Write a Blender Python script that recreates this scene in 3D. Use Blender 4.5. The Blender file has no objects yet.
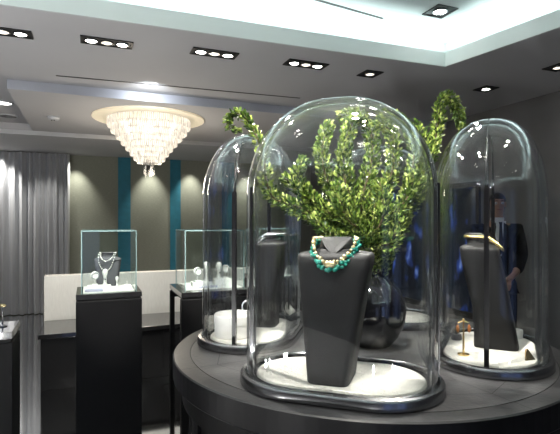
import bpy, math, random
from mathutils import Vector, Matrix
R = math.radians
PI = math.pi
sc = bpy.context.scene
col = sc.collection
rnd = random.Random(7)

# ------------------------------------------------------------------ camera
F = 475.0; HZ = 221.0; CZ = 1.5
cd = bpy.data.cameras.new('camera'); cam = bpy.data.objects.new('camera', cd); col.objects.link(cam)
cam.location = (0, 0, CZ); cam.rotation_euler = (PI/2, 0, 0)
cd.sensor_width = 36; cd.lens = F/560*36; cd.shift_y = (HZ-217)/560; cd.clip_start = .05
sc.camera = cam

def P(x, y, D):      # world point seen at x, y at depth D
    return Vector(((x-280)/F*D, D, CZ+(HZ-y)/F*D))
def PZ(x, y, z):     # world point on the level z
    return P(x, y, (z-CZ)*F/(HZ-y))

# ------------------------------------------------------------------ mesh helpers
class MB:
    def __init__(s): s.v = []; s.f = []; s.m = []
    def add(s, vs, fs, mi=0, M=None):
        b = len(s.v)
        for p in vs:
            p = Vector(p)
            s.v.append(tuple(M @ p) if M else tuple(p))
        for f in fs: s.f.append([b+i for i in f]); s.m.append(mi)
        return s
    def box(s, x0, x1, y0, y1, z0, z1, mi=0, M=None):
        vs = [(x,y,z) for z in (z0,z1) for y in (y0,y1) for x in (x0,x1)]
        return s.add(vs, [(0,2,3,1),(4,5,7,6),(0,1,5,4),(2,6,7,3),(0,4,6,2),(1,3,7,5)], mi, M)
    def loft(s, rings, cap0=True, cap1=True, closed=True, mi=0, M=None):
        n = len(rings[0]); vs = [p for r in rings for p in r]; fs = []
        for i in range(len(rings)-1):
            for j in range(n if closed else n-1):
                k = (j+1) % n
                fs.append((i*n+j, i*n+k, (i+1)*n+k, (i+1)*n+j))
        if cap0: fs.append(tuple(range(n))[::-1])
        if cap1: fs.append(tuple((len(rings)-1)*n+j for j in range(n)))
        return s.add(vs, fs, mi, M)
    def lathe(s, prof, seg=32, mi=0, M=None, c=(0,0,0)):
        rings = [[(c[0]+r*math.cos(2*PI*j/seg), c[1]+r*math.sin(2*PI*j/seg), c[2]+z) for j in range(seg)] for r, z in prof]
        return s.loft(rings, prof[0][0] > 1e-5 , prof[-1][0] > 1e-5, True, mi, M)
    def tube(s, pts, rad, seg=8, mi=0, closed=False, M=None):
        pts = [Vector(p) for p in pts]; n = len(pts); rings = []
        up = Vector((0,0,1)); prev = None
        for i, p in enumerate(pts):
            a = pts[i-1] if (i > 0 or closed) else p
            b = pts[(i+1) % n] if (i < n-1 or closed) else p
            t = (b-a).normalized()
            if prev is None:
                prev = t.orthogonal().normalized()
            u = (prev - t*prev.dot(t))
            u = u.normalized() if u.length > 1e-6 else t.orthogonal().normalized()
            w = t.cross(u); prev = u
            r = rad[i] if isinstance(rad, (list, tuple)) else rad
            rings.append([p + (u*math.cos(2*PI*j/seg)+w*math.sin(2*PI*j/seg))*r for j in range(seg)])
        if closed: rings.append(rings[0])
        return s.loft(rings, not closed, not closed, True, mi, M)
    def ball(s, c, r, seg=12, rings=8, mi=0, sc_=(1,1,1), M=None):
        pr = [(max(1e-4, math.sin(PI*i/rings)), -math.cos(PI*i/rings)) for i in range(rings+1)]
        rr = [[(c[0]+r*sc_[0]*a*math.cos(2*PI*j/seg), c[1]+r*sc_[1]*a*math.sin(2*PI*j/seg), c[2]+r*sc_[2]*b) for j in range(seg)] for a, b in pr]
        return s.loft(rr, True, True, True, mi, M)
    def build(s, name, mats, parent=None, smooth=False, bevel=0, loc=(0,0,0), rot=(0,0,0), autos=None):
        me = bpy.data.meshes.new(name); me.from_pydata(s.v, [], s.f)
        if not isinstance(mats, (list, tuple)): mats = [mats]
        for m in mats: me.materials.append(m)
        for p, mi in zip(me.polygons, s.m): p.material_index = mi; p.use_smooth = smooth
        me.validate(); me.update()
        if smooth and autos:
            try: me.set_sharp_from_angle(angle=R(autos))
            except Exception: pass
        o = bpy.data.objects.new(name, me); col.objects.link(o); o.parent = parent
        o.location = loc; o.rotation_euler = rot
        if bevel:
            b = o.modifiers.new('bevel', 'BEVEL'); b.width = bevel; b.segments = 2; b.limit_method = 'ANGLE'; b.angle_limit = R(40)
        return o

def tag(o, label=None, cat=None, group=None, kind=None):
    if label: o['label'] = label
    if cat: o['category'] = cat
    if group: o['group'] = group
    if kind: o['kind'] = kind
    return o
def thing(name, label, cat, loc=(0,0,0), rz=0, group=None):
    o = bpy.data.objects.new(name, None); o.empty_display_size = .1; col.objects.link(o)
    o.location = loc; o.rotation_euler = (0,0,rz)
    return tag(o, label, cat, group)
def copy_tree(o, parent=None):
    c = o.copy(); col.objects.link(c)
    if parent is not None: c.parent = parent
    for ch in list(o.children): copy_tree(ch, c)
    return c
def struct(o): o['kind'] = 'structure'; return o

# ------------------------------------------------------------------ materials
def nm(name):
    m = bpy.data.materials.new(name); m.use_nodes = True
    nt = m.node_tree; nt.nodes.clear()
    out = nt.nodes.new('ShaderNodeOutputMaterial')
    return m, nt, out
def pm(name, c, rough=.5, metal=0, var=.08, scale=8, bump=0, bscale=60, coat=0, emit=None, es=0, spec=.5, stretch=None, trans=0, sheen=0):
    m, nt, out = nm(name); N = nt.nodes; L = nt.links
    b = N.new('ShaderNodeBsdfPrincipled'); L.new(b.outputs[0], out.inputs[0])
    b.inputs['Roughness'].default_value = rough; b.inputs['Metallic'].default_value = metal
    b.inputs['Coat Weight'].default_value = coat; b.inputs['Specular IOR Level'].default_value = spec
    b.inputs['Transmission Weight'].default_value = trans; b.inputs['Sheen Weight'].default_value = sheen
    tc = N.new('ShaderNodeTexCoord'); mp = N.new('ShaderNodeMapping'); L.new(tc.outputs['Object'], mp.inputs[0])
    if stretch: mp.inputs['Scale'].default_value = stretch
    n = N.new('ShaderNodeTexNoise'); n.inputs['Scale'].default_value = scale; n.inputs['Detail'].default_value = 4
    L.new(mp.outputs[0], n.inputs['Vector'])
    r = N.new('ShaderNodeMapRange'); r.inputs[3].default_value = 1-var; r.inputs[4].default_value = 1+var
    r.inputs[1].default_value = .3; r.inputs[2].default_value = .7
    L.new(n.outputs['Fac'], r.inputs[0])
    mx = N.new('ShaderNodeVectorMath'); mx.operation = 'SCALE'; mx.inputs[0].default_value = c[:3]
    L.new(r.outputs[0], mx.inputs['Scale']); L.new(mx.outputs[0], b.inputs['Base Color'])
    if bump:
        n2 = N.new('ShaderNodeTexNoise'); n2.inputs['Scale'].default_value = bscale; n2.inputs['Detail'].default_value = 5
        L.new(mp.outputs[0], n2.inputs['Vector'])
        bp = N.new('ShaderNodeBump'); bp.inputs['Strength'].default_value = bump; bp.inputs['Distance'].default_value = .01
        L.new(n2.outputs['Fac'], bp.inputs['Height']); L.new(bp.outputs[0], b.inputs['Normal'])
    if emit:
        b.inputs['Emission Color'].default_value = (*emit, 1); b.inputs['Emission Strength'].default_value = es
    return m
def em(name, c, s):
    m, nt, out = nm(name)
    e = nt.nodes.new('ShaderNodeEmission'); e.inputs[0].default_value = (*c, 1); e.inputs[1].default_value = s
    nt.links.new(e.outputs[0], out.inputs[0]); return m
def thin_glass(name, tint, edge, ior=1.45, rough=0.0, edge_lo=.78, edge_hi=.98, refr=True, gscale=1.0):
    # clear at normal incidence, mirror-like by Fresnel, denser and refracting towards the silhouette
    m, nt, out = nm(name); N = nt.nodes; L = nt.links
    lw = N.new('ShaderNodeLayerWeight'); lw.inputs[0].default_value = .5
    mr = N.new('ShaderNodeMapRange'); mr.inputs[1].default_value = edge_lo; mr.inputs[2].default_value = edge_hi
    mr.interpolation_type = 'SMOOTHSTEP'; L.new(lw.outputs['Facing'], mr.inputs[0])
    cm = N.new('ShaderNodeMix'); cm.data_type = 'RGBA'; cm.inputs[6].default_value = (*tint, 1); cm.inputs[7].default_value = (*edge, 1)
    L.new(mr.outputs[0], cm.inputs[0])
    tr = N.new('ShaderNodeBsdfTransparent'); L.new(cm.outputs[2], tr.inputs[0])
    gl = N.new('ShaderNodeBsdfGlossy'); gl.inputs[0].default_value = (1,1,1,1); gl.inputs['Roughness'].default_value = rough
    fr = N.new('ShaderNodeFresnel'); fr.inputs[0].default_value = ior
    geo = N.new('ShaderNodeNewGeometry')
    ms = N.new('ShaderNodeMath'); ms.operation = 'MULTIPLY'; ms.inputs[1].default_value = gscale; ms.use_clamp = True
    # same Fresnel from both sides of the sheet
    f2 = N.new('ShaderNodeMapRange'); f2.inputs[1].default_value = .35; f2.inputs[2].default_value = 1; f2.inputs[3].default_value = .022; f2.inputs[4].default_value = .9
    pw = N.new('ShaderNodeMath'); pw.operation = 'POWER'; pw.inputs[1].default_value = 2.45
    L.new(lw.outputs['Facing'], pw.inputs[0])
    f2.inputs[1].default_value = 0; L.new(pw.outputs[0], f2.inputs[0]); L.new(f2.outputs[0], ms.inputs[0])
    mx = N.new('ShaderNodeMixShader'); L.new(ms.outputs[0], mx.inputs[0]); L.new(tr.outputs[0], mx.inputs[1]); L.new(gl.outputs[0], mx.inputs[2])
    if refr:
        gs = N.new('ShaderNodeBsdfGlass'); gs.inputs['IOR'].default_value = ior; gs.inputs['Roughness'].default_value = rough
        gs.inputs[0].default_value = (.93,.97,1,1)
        m2 = N.new('ShaderNodeMapRange'); m2.inputs[1].default_value = edge_lo; m2.inputs[2].default_value = edge_hi
        m2.inputs[4].default_value = .65; L.new(lw.outputs['Facing'], m2.inputs[0])
        mx2 = N.new('ShaderNodeMixShader'); L.new(m2.outputs[0], mx2.inputs[0]); L.new(mx.outputs[0], mx2.inputs[1]); L.new(gs.outputs[0], mx2.inputs[2])
        L.new(mx2.outputs[0], out.inputs[0])
    else: L.new(mx.outputs[0], out.inputs[0])
    return m

MT = {}
MT['ceil'] = pm('grey_ceiling_paint', (.52,.52,.535), .75, var=.03, scale=1.5)
MT['tray'] = pm('pale_tray_paint', (.55,.60,.60), .8, var=.02, scale=2)
MT['lip'] = pm('cove_lip_glow', (.62,.68,.66), .7, var=.02, scale=2, emit=(.7,.8,.77), es=.05)  # faint emission stands in for cove light on the lip
MT['fascia'] = pm('satin_metal_band', (.50,.52,.58), .38, metal=.35, var=.05, scale=2)
MT['fascia2'] = pm('bright_metal_band', (.8,.8,.8), .3, metal=.9, var=.05, scale=2)
MT['olive'] = pm('olive_wall_fabric', (.225,.235,.195), .9, var=.12, scale=25, bump=.3, bscale=220, stretch=(1,1,4))
MT['teal'] = pm('teal_wall_strip', (.015,.15,.22), .7, var=.1, scale=12)
MT['rwall'] = pm('charcoal_wall', (.16,.16,.165), .6, var=.1, scale=3)
MT['dwall'] = pm('light_grey_wall', (.16,.16,.17), .6, var=.1, scale=3)
MT['white_stone'] = pm('pale_stone', (.62,.61,.57), .6, var=.05, scale=20, stretch=(8,8,.7))
MT['floor'] = pm('polished_floor', (.75,.76,.77), .08, metal=1, var=.06, scale=2)
MT['curtain'] = pm('silver_curtain', (.35,.365,.39), .6, var=.06, scale=6, stretch=(6,6,.5), sheen=.4)
MT['black'] = pm('black_lacquer', (.004,.004,.0045), .5, var=.2, scale=5, spec=.25)
MT['blacktop'] = pm('black_polished_top', (.015,.015,.016), .16, var=.2, scale=5, coat=.5)
MT['table'] = pm('dark_leather_top', (.036,.036,.037), .42, var=.28, scale=9, bump=.12, bscale=70)
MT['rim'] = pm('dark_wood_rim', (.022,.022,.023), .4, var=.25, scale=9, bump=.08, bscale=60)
MT['rimside'] = pm('shaded_wood_rim_side', (.004,.004,.005), .4, spec=.15)  # darker copy of the rim wood, the side's shade put into the colour
MT['seam'] = pm('dark_seam', (.008,.008,.008), .6)
MT['tbody'] = pm('table_body_black', (.003,.003,.0035), .5, var=.2, spec=.15)
MT['glass'] = thin_glass('clear_dome_glass', (.975,.982,.985), (.80,.85,.88), edge_lo=.70, edge_hi=.97)
MT['case'] = thin_glass('display_case_glass', (.94,.97,.965), (.75,.88,.86), refr=False)
MT['edge'] = pm('green_glass_edge', (.18,.27,.27), .15, var=.1, emit=(.3,.5,.48), es=.02)  # slight emission puts the edge glint into the material
MT['chrome'] = pm('dark_chrome', (.27,.27,.28), .24, metal=1, var=.1)
MT['gasket'] = pm('black_gasket', (.004,.004,.005), .25, coat=.5)
MT['pad'] = pm('white_sand', (.74,.72,.66), .9, var=.14, scale=18, bump=.9, bscale=90)
MT['bust'] = pm('matte_black_leather', (.009,.009,.0093), .55, spec=.3, var=.12, scale=14, bump=.1, bscale=200)
MT['greybust'] = pm('grey_leather', (.07,.07,.08), .7, var=.08)
MT['turq'] = pm('turquoise', (.012,.21,.155), .25, var=.5, scale=60, coat=.6)
MT['gold'] = pm('gold', (.80,.58,.26), .25, metal=1, var=.15)
MT['gold2'] = pm('pale_gold_pave', (.50,.42,.24), .35, metal=.8, var=.3, scale=90)
MT['silver'] = pm('silver', (.85,.86,.88), .18, metal=1)
MT['pearl'] = pm('pearl', (.85,.84,.80), .22, coat=.6)
MT['white'] = pm('white_leather', (.80,.79,.76), .55, var=.04)
MT['lilac'] = pm('pale_lilac_card', (.42,.42,.55), .5, var=.04)
MT['vase'] = pm('black_glazed_ceramic', (.006,.006,.008), .06, coat=1)
MT['stem'] = pm('bark', (.09,.065,.03), .8, var=.3)
MT['plate'] = pm('cream_ceiling_plate', (.80,.72,.56), .4, var=.03, emit=(1,.85,.6), es=.22)  # emission puts the chandelier's light on the plate into the material
MT['fix'] = pm('black_fixture', (.012,.012,.012), .5)
MT['reflector'] = pm('reflector', (.6,.6,.6), .2, metal=1)
MT['lamp'] = em('lamp_glow', (1,.96,.9), 22)
MT['lampdim'] = em('lamp_dim', (1,.9,.75), 1.6)
MT['led'] = em('cove_led', (.86,1,.985), 15)
MT['plastic'] = pm('white_plastic', (.55,.56,.58), .5)
MT['skin'] = pm('skin', (.42,.24,.17), .5, var=.06)
MT['suit'] = pm('black_suit_wool', (.004,.004,.005), .9, var=.15, spec=.2)
MT['shirt'] = pm('white_shirt', (.75,.76,.8), .7)
MT['hair'] = pm('dark_hair', (.012,.009,.008), .5, var=.4, scale=60, stretch=(1,1,6))
MT['shoe'] = pm('black_shoe_leather', (.008,.008,.008), .2, coat=.5)
MT['eye'] = pm('eye_white', (.7,.7,.7), .2); MT['iris'] = pm('iris', (.03,.015,.01), .2); MT['lips'] = pm('lips', (.33,.13,.10), .5)

def crystal_mat():
    m, nt, out = nm('lit_crystal'); N = nt.nodes; L = nt.links
    tc = N.new('ShaderNodeTexCoord'); n = N.new('ShaderNodeTexNoise'); n.inputs['Scale'].default_value = 55; n.inputs['Detail'].default_value = 2
    mp = N.new('ShaderNodeMapping'); mp.inputs['Scale'].default_value = (1,1,.25); L.new(tc.outputs['Object'], mp.inputs[0]); L.new(mp.outputs[0], n.inputs['Vector'])
    rp = N.new('ShaderNodeMapRange'); rp.inputs[1].default_value = .35; rp.inputs[2].default_value = .68; rp.inputs[3].default_value = .4; rp.inputs[4].default_value = 1.15
    L.new(n.outputs['Fac'], rp.inputs[0])
    e = N.new('ShaderNodeEmission'); e.inputs[0].default_value = (1,.87,.70,1); L.new(rp.outputs[0], e.inputs[1])
    g = N.new('ShaderNodeBsdfGlossy'); g.inputs['Roughness'].default_value = .1
    t = N.new('ShaderNodeBsdfTransparent')
    a = N.new('ShaderNodeMixShader'); a.inputs[0].default_value = .3; L.new(e.outputs[0], a.inputs[1]); L.new(g.outputs[0], a.inputs[2])
    b = N.new('ShaderNodeMixShader'); b.inputs[0].default_value = .25; L.new(a.outputs[0], b.inputs[1]); L.new(t.outputs[0], b.inputs[2])
    L.new(b.outputs[0], out.inputs[0]); return m
MT['crystal'] = crystal_mat()
def leaf_mat():
    m, nt, out = nm('boxwood_leaf'); N = nt.nodes; L = nt.links
    g = N.new('ShaderNodeNewGeometry'); cr = N.new('ShaderNodeValToRGB')
    cr.color_ramp.elements[0].color = (.010,.028,.004,1); cr.color_ramp.elements[1].color = (.52,.58,.18,1)
    e = cr.color_ramp.elements.new(.5); e.color = (.075,.14,.022,1)
    e = cr.color_ramp.elements.new(.8); e.color = (.27,.36,.07,1)
    L.new(g.outputs['Random Per Island'], cr.inputs[0])
    b = N.new('ShaderNodeBsdfPrincipled'); b.inputs['Roughness'].default_value = .35; L.new(cr.outputs[0], b.inputs['Base Color'])
    t = N.new('ShaderNodeBsdfTranslucent'); L.new(cr.outputs[0], t.inputs[0])
    mx = N.new('ShaderNodeMixShader'); mx.inputs[0].default_value = .10; L.new(b.outputs[0], mx.inputs[1]); L.new(t.outputs[0], mx.inputs[2])
    L.new(mx.outputs[0], out.inputs[0]); return m
MT['leaf'] = leaf_mat()
def blue_mat():
    m, nt, out = nm('night_window_blue'); N = nt.nodes; L = nt.links
    tc = N.new('ShaderNodeTexCoord'); mp = N.new('ShaderNodeMapping'); mp.inputs['Scale'].default_value = (1.6,1.6,.75)
    L.new(tc.outputs['Object'], mp.inputs[0])
    n = N.new('ShaderNodeTexNoise'); n.inputs['Scale'].default_value = 3.6; n.inputs['Detail'].default_value = 7; L.new(mp.outputs[0], n.inputs['Vector'])
    cr = N.new('ShaderNodeValToRGB'); cr.color_ramp.elements[0].position = .54; cr.color_ramp.elements[0].color = (.004,.006,.012,1)
    cr.color_ramp.elements[1].position = .78; cr.color_ramp.elements[1].color = (.45,.60,1,1)
    e = cr.color_ramp.elements.new(.63); e.color = (.025,.06,.26,1)
    L.new(n.outputs['Fac'], cr.inputs[0])
    em_ = N.new('ShaderNodeEmission'); em_.inputs[1].default_value = .65; L.new(cr.outputs[0], em_.inputs[0])
    g = N.new('ShaderNodeBsdfGlossy'); g.inputs['Roughness'].default_value = .03
    mx = N.new('ShaderNodeMixShader'); mx.inputs[0].default_value = .1; L.new(em_.outputs[0], mx.inputs[1]); L.new(g.outputs[0], mx.inputs[2])
    L.new(mx.outputs[0], out.inputs[0]); return m
MT['blue'] = blue_mat()
MT['blue2'] = em('added_dusk_glow', (.35,.5,1), .35)

# ------------------------------------------------------------------ room
A = R(22)
U = Vector((-math.sin(A), math.cos(A), 0)); V = Vector((math.cos(A), math.sin(A), 0))
K = Vector((.62, 9.66, 0))                       # far corner of back and right wall
RM = Matrix(((V.x, U.x, 0, K.x), (V.y, U.y, 0, K.y), (0,0,1,0), (0,0,0,1)))   # room frame: x along V, y along U, origin K
RMi = RM.inverted()
W_, D_, H_ = 8.6, 12.5, 2.75
RZ = A
def room(mb, name, mats, parent=None, **k):
    o = mb.build(name, mats, parent, **k)
    if parent is None: o.location = K; o.rotation_euler = (0,0,RZ)
    return o
def rl(p): return RMi @ Vector(p)

struct(room(MB().box(-W_-.1, .1, -D_-.1, .1, -.06, 0), 'floor', MT['floor']))
wl = MB().box(-W_, 0, 0, .1, 0, 3.3)
struct(room(wl, 'wall_back', MT['olive']))
struct(room(MB().box(0, .1, -D_, .1, 0, 3.3), 'wall_right', MT['rwall']))
struct(room(MB().box(-W_-.1, -W_, -D_, .1, 0, 3.3), 'wall_left', MT['dwall']))
struct(room(MB().box(-W_, 0, -D_-.1, -D_, 0, 3.3), 'wall_front', MT['dwall']))
# teal strips on the back wall
def on_back(px):    # room x where the column px meets the back wall
    d = Vector(((px-280)/F, 1, 0)); a = rl((0,0,0)); b = rl(d); dx = b-a
    t = -a.y/dx.y; return a.x+dx.x*t
for i, (a, b) in enumerate(((118,130.5),(170,180.5),(222,234))):
    struct(room(MB().box(on_back(a), on_back(b), -.02, -.001, 0, 2.61), 'trim_%d' % (i+1), MT['teal']))

# ceiling with the tray opening
C0 = PZ(445, 66.5, H_); CA = PZ(0, 4, H_); CB = PZ(560, 26.8, H_)
dA = (CA-C0).normalized(); dB = (CB-C0).normalized()
C1 = C0 + dA*5.2; C3 = C0 + dB*5.4; C2 = C1 + dB*5.4
tray = [C0, C1, C2, C3]
Rr = [RM @ Vector(p) for p in ((0,0,H_), (-W_,0,H_), (-W_,-D_,H_), (0,-D_,H_))]
mb = MB()
lo = [(p.x,p.y,H_) for p in tray] + [(p.x,p.y,H_) for p in Rr]
fs = [(i, (i+1)%4, 4+(i+1)%4, 4+i) for i in range(4)]
mb.add(lo, fs)
struct(mb.build('ceiling', MT['ceil']))
cen = sum(tray, Vector())/4
def outset(d): 
    r = []
    for i in range(4):
        p = tray[i]; a = (tray[i]-tray[i-1]).normalized(); b = (tray[i]-tray[(i+1)%4]).normalized()
        s = math.sin(a.angle(b)); r.append(p + (a+b)*(d/s))
    return r
o2 = outset(.28); o1 = outset(.012); ol = outset(.10)
LIP = .115; TZ = 3.06
mb = MB()      # lip, an upstand round the opening
mb.add([(p.x,p.y,H_-.001) for p in tray]+[(p.x,p.y,H_+LIP) for p in tray]+[(p.x,p.y,H_+LIP) for p in o1]+[(p.x,p.y,H_-.001) for p in o1],
       [(i,(i+1)%4,4+(i+1)%4,4+i) for i in range(4)]+[(4+i,4+(i+1)%4,8+(i+1)%4,8+i) for i in range(4)]+[(8+i,8+(i+1)%4,12+(i+1)%4,12+i) for i in range(4)])
struct(mb.build('trim_4', MT['lip']))
mb = MB()      # raised tray ceiling with its side walls and trough floor
mb.add([(p.x,p.y,TZ) for p in o2]+[(p.x,p.y,H_+.003) for p in o2]+[(p.x,p.y,H_+.003) for p in o1],
       [(0,1,2,3)]+[(i,(i+1)%4,4+(i+1)%4,4+i) for i in range(4)]+[(4+i,4+(i+1)%4,8+(i+1)%4,8+i) for i in range(4)])
struct(mb.build('ceiling_tray', MT['tray']))
for i in range(4):
    a = ol[i]; b = ol[(i+1)%4]; d = (b-a).normalized(); n = Vector((-d.y,d.x,0))*.02
    mb = MB(); q = [a+n, b+n, b-n, a-n]
    mb.add([(p.x,p.y,H_+.03) for p in q]+[(p.x,p.y,H_+.045) for p in q], [(0,1,2,3),(7,6,5,4)]+[(j,(j+1)%4,4+(j+1)%4,4+j) for j in range(4)])
    nm_ = ['along the far side, behind the lip','along the left side, behind the lip','along the near side, behind the camera','along the right side, behind the lip'][i]
    tag(mb.build('cove_light_strip', MT['led']), 'pale cyan light strip hidden in the ceiling cove '+nm_, 'light strip', 'light strips in the ceiling cove')

# dropped slab carrying the chandelier, then a lower soffit along the back wall
p7 = rl(PZ(7, 79, H_)); yfar = rl(PZ(23, 130, H_-.083)).y
SL = H_-.083
struct(room(MB().box(p7.x, -.001, yfar, p7.y, SL, H_+.02), 'ceiling_slab', MT['ceil']))
struct(room(MB().box(p7.x, -.001, p7.y-.004, p7.y-.0005, SL-.002, H_-.001), 'trim_5', MT['fascia']))
struct(room(MB().box(-W_+.001, -.001, yfar, -.001, SL-.055, H_+.02), 'ceiling_soffit', MT['ceil']))
struct(room(MB().box(-W_+.001, -.001, yfar-.004, yfar-.0005, SL-.057, SL-.001), 'trim_6', MT['fascia2']))
# slits
def slit(a, b, z, n, lab):
    a = Vector(a); b = Vector(b); d = (b-a).normalized(); w = Vector((-d.y,d.x,0))*.012
    mb = MB(); q = [a-w, b-w, b+w, a+w]
    mb.add([(p.x,p.y,z-.003) for p in q]+[(p.x,p.y,z+.0) for p in q], [(3,2,1,0),(4,5,6,7)]+[(j,(j+1)%4,4+(j+1)%4,4+j) for j in range(4)])
    struct(mb.build('trim_%d' % n, MT['fix']))
slit(PZ(56,75.5,H_), PZ(300,98,H_), H_, 7, '')
slit(PZ(300,-5,TZ), PZ(383,18.5,TZ), TZ, 8, '')
rg = MB().box(-1.9,1.9,-2.1,2.1,0,.014).build('bounce_rug', pm('pale_wool', (.78,.77,.75), .95, bump=.4, bscale=120), None, bevel=.004, loc=(-2.5,-.7,.001), rot=(0,0,RZ))  # rug added out of view to bounce light up at the ceiling
tag(rg, 'large pale wool rug added as a light bouncer, out of view left of and behind the viewer', 'rug')
# blue night window in the right wall
s0, s1 = rl((2.32-.375*.02, 5.45+.927*.02, 0)).y, rl((2.32-.375*1.95, 5.45+.927*1.95, 0)).y
wr = room(MB().box(-.03,-.001,s0,s1,.35,.42).box(-.03,-.001,s0,s1,1.9,1.96).box(-.03,-.001,s0,s0+.05,.42,1.9).box(-.03,-.001,s1-.05,s1,.42,1.9).box(-.03,-.001,(s0+s1)/2-.03,(s0+s1)/2+.03,.42,1.9), 'window_1', MT['fix'])
struct(wr)
MB().box(-.012,-.004,s0+.05,s1-.05,.42,1.9).build('pane', MT['blue'], wr)

for k_, (xa, xb) in enumerate(((-3.3,-2.2),(-5.2,-3.9))):     # glowing panels framed as windows, added out of view for the glass to reflect
    w2 = room(MB().box(xa,xb,-D_+.001,-D_+.04,.2,.26).box(xa,xb,-D_+.001,-D_+.04,2.4,2.46).box(xa,xa+.06,-D_+.001,-D_+.04,.26,2.4).box(xb-.06,xb,-D_+.001,-D_+.04,.26,2.4), 'window_%d' % (k_+2), MT['fix'])
    struct(w2); MB().box(xa+.06,xb-.06,-D_+.005,-D_+.015,.26,2.4).build('pane', MT['blue2'], w2)
# curtain
x0 = -W_+.05; x1 = on_back(70)
mb = MB(); n = 900; vs = []
cr_ = random.Random(3); ph = 0
for i in range(n+1):
    x = x0+(x1-x0)*i/n; ph += (x1-x0)/n*2*PI/(.115*(1+.35*math.sin(x*3.1)+.2*math.sin(x*7.7)))
    y = -.16+.045*math.sin(ph)+.02*math.sin(ph*.43+1)
    for z in (.01, .9, 1.8, 2.60): vs.append((x+.006*math.sin(ph*1.3+z), y*(1+.05*math.sin(z*2+x*5)), z))
mb.add(vs, [(i*4+j, i*4+4+j, i*4+5+j, i*4+1+j) for i in range(n) for j in range(3)])
cu = room(mb, 'curtain', MT['curtain'], smooth=True)
tag(cu, 'floor length silver grey pleated curtain hanging left of the olive wall', 'curtain')

# ------------------------------------------------------------------ ceiling fixtures
def ceil_unit(name, label, x, y, z, n, on, w=.10, group=None, rz=RZ, r=.036):
    c = PZ(x, y, z)
    t = thing(name, label, 'spotlight', (c.x, c.y, z), rz, group)
    L_ = w*n*.5+.01; B = w*.5+.01
    fr = MB()
    fr.box(-L_-.012,L_+.012,-B-.012,-B,-.008,0).box(-L_-.012,L_+.012,B,B+.012,-.008,0).box(-L_-.012,-L_,-B,B,-.008,0).box(L_,L_+.012,-B,B,-.008,0)
    fr.box(-L_,L_,-B,B,-.002,0)
    fr.build('frame', MT['fix'], t)
    for i in range(n):
        cx = (i-(n-1)/2)*w*1.02
        h = MB().lathe([(r*1.2,-.003),(r*1.2,-.010),(r*1.05,-.012),(r,-.006)], 24, c=(cx,0,0)).build('lamp_housing', MT['reflector'], t, smooth=True)
        MB().lathe([(r*.98,-.007),(r*.9,-.009),(.0001,-.011)], 24, c=(cx,0,0)).build('lamp_lens', MT['lamp'] if on[i] else MT['lampdim'], h, smooth=True)
    return t
G3 = 'recessed spotlights in the grey ceiling'
ceil_unit('recessed_spotlight', 'triple black recessed spotlight cut off by the left edge of the photo', 3, 31, H_, 3, (1,0,1), group=G3)
ceil_unit('recessed_spotlight', 'triple black recessed spotlight above and left of the chandelier, outer lamps lit', 107, 42, H_, 3, (1,0,1), group=G3)
ceil_unit('recessed_spotlight', 'triple black recessed spotlight up and right of the chandelier, one lamp glaring', 214.5, 53, H_, 3, (1,0,1), group=G3)
ceil_unit('recessed_spotlight', 'triple black recessed spotlight just above the top of the front glass dome', 306, 64, H_, 3, (1,0,1), group=G3)
ceil_unit('recessed_spotlight', 'small unlit single recessed spotlight right of the triple one over the front dome', 370, 73.5, H_, 1, (0,), .12, group=G3)
ceil_unit('recessed_spotlight', 'single lit recessed spotlight over the right glass dome', 486, 88.5, H_, 1, (1,), .12, group=G3)
ceil_unit('recessed_spotlight', 'recessed spotlight at the right edge of the photo near the charcoal wall', 558, 67, H_, 1, (0,), .12, group=G3)
ceil_unit('recessed_spotlight', 'square lit recessed spotlight in the raised pale tray ceiling', 440, 11, TZ, 1, (1,), .14, r=.045)
for i, (x_, y_, l_) in enumerate((( .05,.75,'over the front glass dome'),(.60,1.55,'right above the black vase'),(1.3,1.2,'before the right glass dome'),(-.75,.7,'above the near left of the round table'),(.55,2.6,'above the back glass dome'),(-.7,2.3,'left of the round table'),(1.3,0,'behind and right of the viewer'),(-.5,-.2,'behind and left of the viewer'),(.5,-1.2,'far behind the viewer'),(2.3,-.6,'far right behind the viewer'),(-2,.6,'far left beside the viewer'))):
    t = ceil_unit('recessed_spotlight', 'added lit double recessed spotlight, out of view in the tray ceiling '+l_, 440, 11, TZ, 2, (1,1), .12, r=.042, group=G3); t.location = (x_, y_, TZ)  # units added out of view to put lamp reflections in the dome glass
c = PZ(3, 102.5, H_)
t = thing('downlight', 'round glowing downlight at the left edge beside the dropped ceiling slab', 'downlight', (c.x,c.y,H_))
MB().lathe([(.10,-.001),(.10,-.012),(.085,-.014),(.082,-.004)], 32).build('ring', MT['plastic'], t, smooth=True)
MB().lathe([(.082,-.005),(.0001,-.008)], 32).build('lens', em('soft_lamp', (1,.97,.9), 5), t)
c = PZ(8, 115.5, H_)
t = thing('ceiling_speaker', 'small round dark ceiling grille behind the round downlight at far left', 'speaker', (c.x,c.y,H_))
MB().lathe([(.11,-.001),(.11,-.010),(.09,-.012)], 32).build('rim_ring', MT['plastic'], t, smooth=True)
MB().lathe([(.09,-.013),(.0001,-.015)], 32).build('grille', MT['fix'], t)
c = PZ(53.5, 117, SL)
t = thing('smoke_detector', 'white round smoke detector on the dropped ceiling slab left of the chandelier', 'smoke detector', (c.x,c.y,SL))
MB().lathe([(.065,0),(.065,-.014),(.055,-.03),(.03,-.036),(.0001,-.036)], 28).build('body', MT['plastic'], t, smooth=True)
for s in (-1,1): MB().ball((s*.014,-.012,-.037),.008,8,6).build('sensor', MT['fix'], t)

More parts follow.
